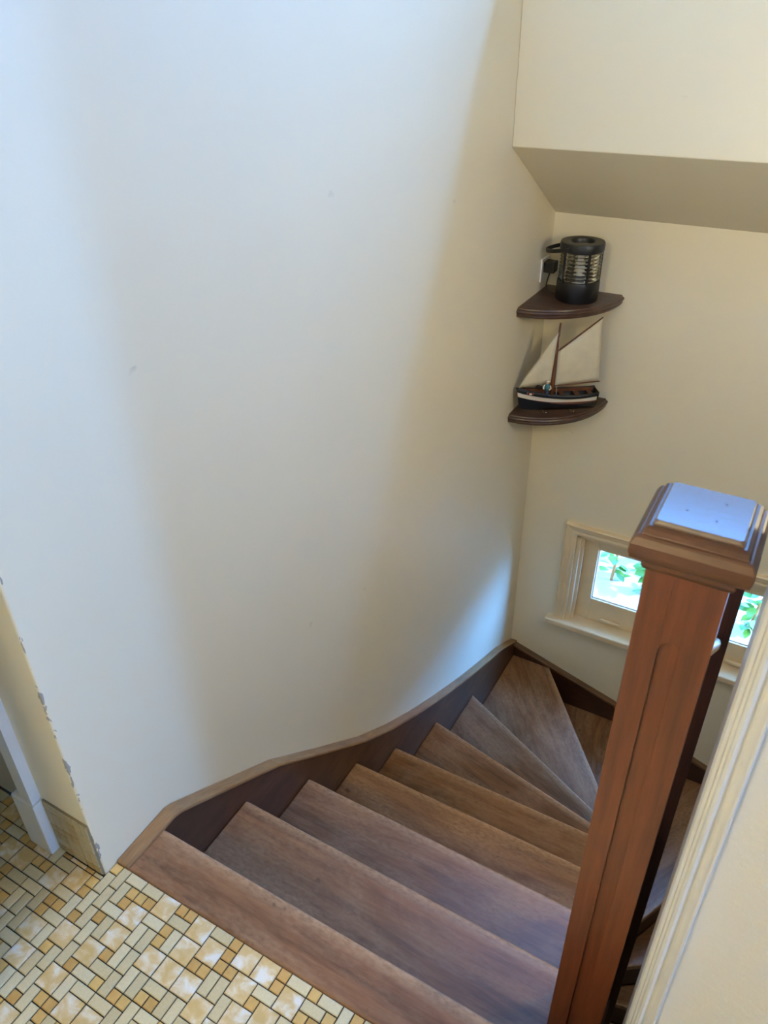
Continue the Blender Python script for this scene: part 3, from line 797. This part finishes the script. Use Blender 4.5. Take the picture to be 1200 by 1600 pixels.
# stand hoops of wire
for t_ in (0.36, 0.70):
    x = -L / 2 + t_ * L
    pts = [(x, 0.044 * math.sin(a), 0.0195 - 0.0175 * math.cos(a)) for a in [math.radians(q) for q in range(-100, 101, 20)]]
    pts = [(p[0], p[1], max(p[2], 0.0018)) for p in pts]
    obj('stand_wire', tube(bmesh.new(), pts, 0.0017, 6), 'steel', boat, smooth=True)
# rig
mx = -L / 2 + 0.44 * L
mT = (mx + 0.006, 0, 0.385); mB = (mx, 0, 0.05)
mast = obj('mast', tube(bmesh.new(), [mB, (mx + 0.001, 0, 0.15), (mx + 0.003, 0, 0.28), mT], [0.010, 0.0085, 0.0055, 0.0040], 10), 'boatwood', boat, smooth=True)
gB = Vector((mx + 0.008, 0.002, 0.268)); gT = Vector((mx + 0.178, 0.012, 0.398))
obj('gaff', tube(bmesh.new(), [gB, (gB + gT) / 2, gT], [0.0038, 0.0036, 0.0026], 8), 'boatwood', boat, smooth=True)
bB = Vector((mx + 0.008, 0, 0.118)); bT = Vector((mx + 0.200, 0.010, 0.126))
obj('boom', tube(bmesh.new(), [bB, bT], 0.0028, 8), 'boatwood', boat, smooth=True)
def sail(name, P, nu=12, nv=12, belly=0.012):
    P = [Vector(p) for p in P]; b = bmesh.new(); g = []
    for i in range(nu + 1):
        u_ = i / nu; row = []
        for j in range(nv + 1):
            v_ = j / nv
            p = (P[0] * (1 - u_) + P[1] * u_) * (1 - v_) + (P[3] * (1 - u_) + P[2] * u_) * v_
            p = p + Vector((0, -belly * math.sin(math.pi * u_) * math.sin(math.pi * v_) + 0.0012 * math.sin(9 * u_ + 7 * v_), 0))
            row.append(b.verts.new(p))
        g.append(row)
    for i in range(nu):
        for j in range(nv): b.faces.new((g[i][j], g[i + 1][j], g[i + 1][j + 1], g[i][j + 1]))
    bmesh.ops.remove_doubles(b, verts=b.verts[:], dist=1e-5)
    o = obj(name, b, 'canvas', boat, smooth=True)
    md = o.modifiers.new('thick', 'SOLIDIFY'); md.thickness = 0.0008
    return o
sail('mainsail', [bB + Vector((0.002, 0, 0.003)), bT + Vector((-0.004, 0, 0.003)), gT + Vector((-0.002, 0, -0.004)), gB + Vector((0.002, 0, -0.004))])
js = Vector((-L / 2 + 0.008, 0, 0.114)); jt = Vector((mx + 0.002, 0, 0.345)); jc = Vector((mx - 0.012, -0.008, 0.140))
sail('jib', [js, jc, jt, jt - Vector((0.0005, 0, 0))], belly=0.008)
obj('forestay', tube(bmesh.new(), [js - Vector((0.006, 0, 0.002)), jt + Vector((0, 0, 0.004))], 0.0007, 5), 'rope', boat)
for p, q in (((mx + 0.012, -0.030, sheer(.5) - .005), (mx + 0.006, -0.006, 0.33)), ((mx + 0.012, 0.036, sheer(.5)), (mx + 0.006, 0.006, 0.33)), ((bT.x - 0.002, bT.y, bT.z), (bT.x - 0.012, bT.y - .006, 0.095)), ((gT.x - 0.002, gT.y, gT.z - 0.003), (bT.x - 0.002, bT.y, bT.z + 0.002))):
    obj('rigging_line', tube(bmesh.new(), [p, q], 0.0007, 5), 'rope', boat)
# little sailor and life ring in the bow
fx = -L / 2 + 0.30 * L; fz = sheer(0.30) - 0.012
b = bmesh.new(); lathe(b, [(0.0, 0), (0.010, 0), (0.010, 0.012), (0.007, 0.022), (0.0, 0.022)], 12, closed=False); 
fig = thing('sailor_figurine', 'tiny blue sailor figurine standing on the model boat foredeck', 'figurine', (0, 0, 0))
cz, sz_ = math.cos(boat.rotation_euler.z), math.sin(boat.rotation_euler.z)
wx = lambda x, y: (boat.location.x + x * cz - y * sz_, boat.location.y + x * sz_ + y * cz)
fig.location = (*wx(fx + 0.022, -0.022), ZS2 + fz); fig.scale = (1.15, 1.15, 1.2)
obj('trousers', b, 'navy', fig, smooth=True)
b = bmesh.new(); lathe(b, [(0.0, 0.022), (0.010, 0.022), (0.0115, 0.032), (0.008, 0.042), (0.0, 0.044)], 12, closed=False); obj('jacket', b, 'teal', fig, smooth=True)
b = bmesh.new(); ball(b, (0, -0.002, 0.049), 0.0062); obj('head', b, 'skin', fig, smooth=True)
b = bmesh.new(); lathe(b, [(0.0, 0.052), (0.0075, 0.052), (0.008, 0.055), (0.0, 0.058)], 12, closed=False); obj('cap', b, 'stripe', fig, smooth=True)
for s in (-1, 1):
    obj('arm', tube(bmesh.new(), [(s * 0.009, 0, 0.039), (s * 0.014, -0.004, 0.031), (s * 0.010, -0.010, 0.027)], 0.003, 6), 'stripe', fig, smooth=True)
ring = thing('life_ring', 'tiny red and white life ring on the model boat bow', 'life ring', (*wx(-L / 2 + 0.17 * L, -0.014), ZS2 + sheer(.17) - 0.0075))
for q in range(8):
    a0 = 2 * math.pi * q / 8
    pts = [(0.011 * math.cos(a0 + t_ * math.pi / 4), 0.011 * math.sin(a0 + t_ * math.pi / 4), 0) for t_ in (0, .34, .67, 1)]
    obj('ring_segment', tube(bmesh.new(), pts, 0.0042, 8), 'red' if q % 2 else 'stripe', ring, smooth=True)

# ------------------------------------------------------------------ garden outside the low window
gr = struct('ground', box(B(-12, 12, 3.32, 25, -1.25, -1.16), 1.12, 12, 0.87, 3.32, -1.25, -1.16), 'paving', 'pale paved ground outside the low window', 'ground')
gw = struct('wall_sky_blocker', B(-4, 0.35, 4.6, 4.8, -1.16, 0.9), 'paving', 'unseen wall added beyond the plants to limit sky light at the low window', 'wall')  # added out of view, sets how much sky reaches the low window
struct('sky_block_slab', B(-2.4, 0.9, 3.32, 4.5, 0.75, 0.85), 'casing', 'eave slab added out of view to cut sky light at the low window', 'blocker')  # added overhead slab, keeps sky light off the garden and treads
def leaf_mesh(w, l):
    b = bmesh.new(); n = 6; rows = []
    for i in range(n + 1):
        t_ = i / n; ww = w * math.sin(math.pi * min(t_ * 0.92 + 0.06, 1)) ** 0.8
        rows.append([b.verts.new((s * ww, t_ * l, -0.25 * l * t_ * t_ + abs(s) * 0.12 * w)) for s in (-1, 0, 1)])
    for p, q in zip(rows, rows[1:]):
        for i in range(2): b.faces.new((p[i], p[i + 1], q[i + 1], q[i]))
    me = bpy.data.meshes.new('leaf'); b.to_mesh(me); b.free(); me.materials.append(M['leaf'])
    for p in me.polygons: p.use_smooth = True
    return me
LM = [leaf_mesh(0.035, 0.11), leaf_mesh(0.026, 0.09), leaf_mesh(0.045, 0.12)]
prng = random.Random(5)
plants = [(-0.62, 3.58, 0.40, 'leafy green garden plant with an orange stem at the left of the low window'), (-0.36, 3.55, 0.42, 'leafy green garden plant beyond the low window, close by the newel post'),
          (-0.72, 3.84, 0.5, 'taller leafy garden plant farther back beyond the low window'), (-0.47, 3.80, 0.5, 'bushy garden plant at the back beyond the low window'),
          (0.12, 3.56, 0.42, 'leafy green garden plant beyond the right sash of the low window'), (-0.02, 3.84, 0.5, 'bushy garden plant behind the right sash of the low window')]
for px_, py_, hh, lab in plants:
    t = thing('garden_plant', lab, 'plant', (px_, py_, -1.16), group='garden plants beyond the low window')
    lean = prng.uniform(-0.05, 0.05)
    sp = [(0, 0, 0), (lean * .3, 0.01, hh * .35), (lean, -0.02, hh * .7), (lean * 1.6, 0, hh)]
    obj('stem', tube(bmesh.new(), sp, [0.010, 0.009, 0.006, 0.003], 8), 'stem', t, smooth=True)
    for k in range(44):
        z_ = hh * prng.uniform(0.06, 0.95); a = prng.uniform(0, 2 * math.pi)
        o = link(bpy.data.objects.new('leaf', prng.choice(LM)), t)
        rr = prng.uniform(0.0, 0.10)
        o.location = (lean * z_ / hh - rr * math.sin(a), rr * math.cos(a), z_)
        o.rotation_euler = (prng.uniform(-0.3, 0.6), prng.uniform(-0.5, 0.5), a); s = prng.uniform(0.45, 0.8); o.scale = (s, s, s)
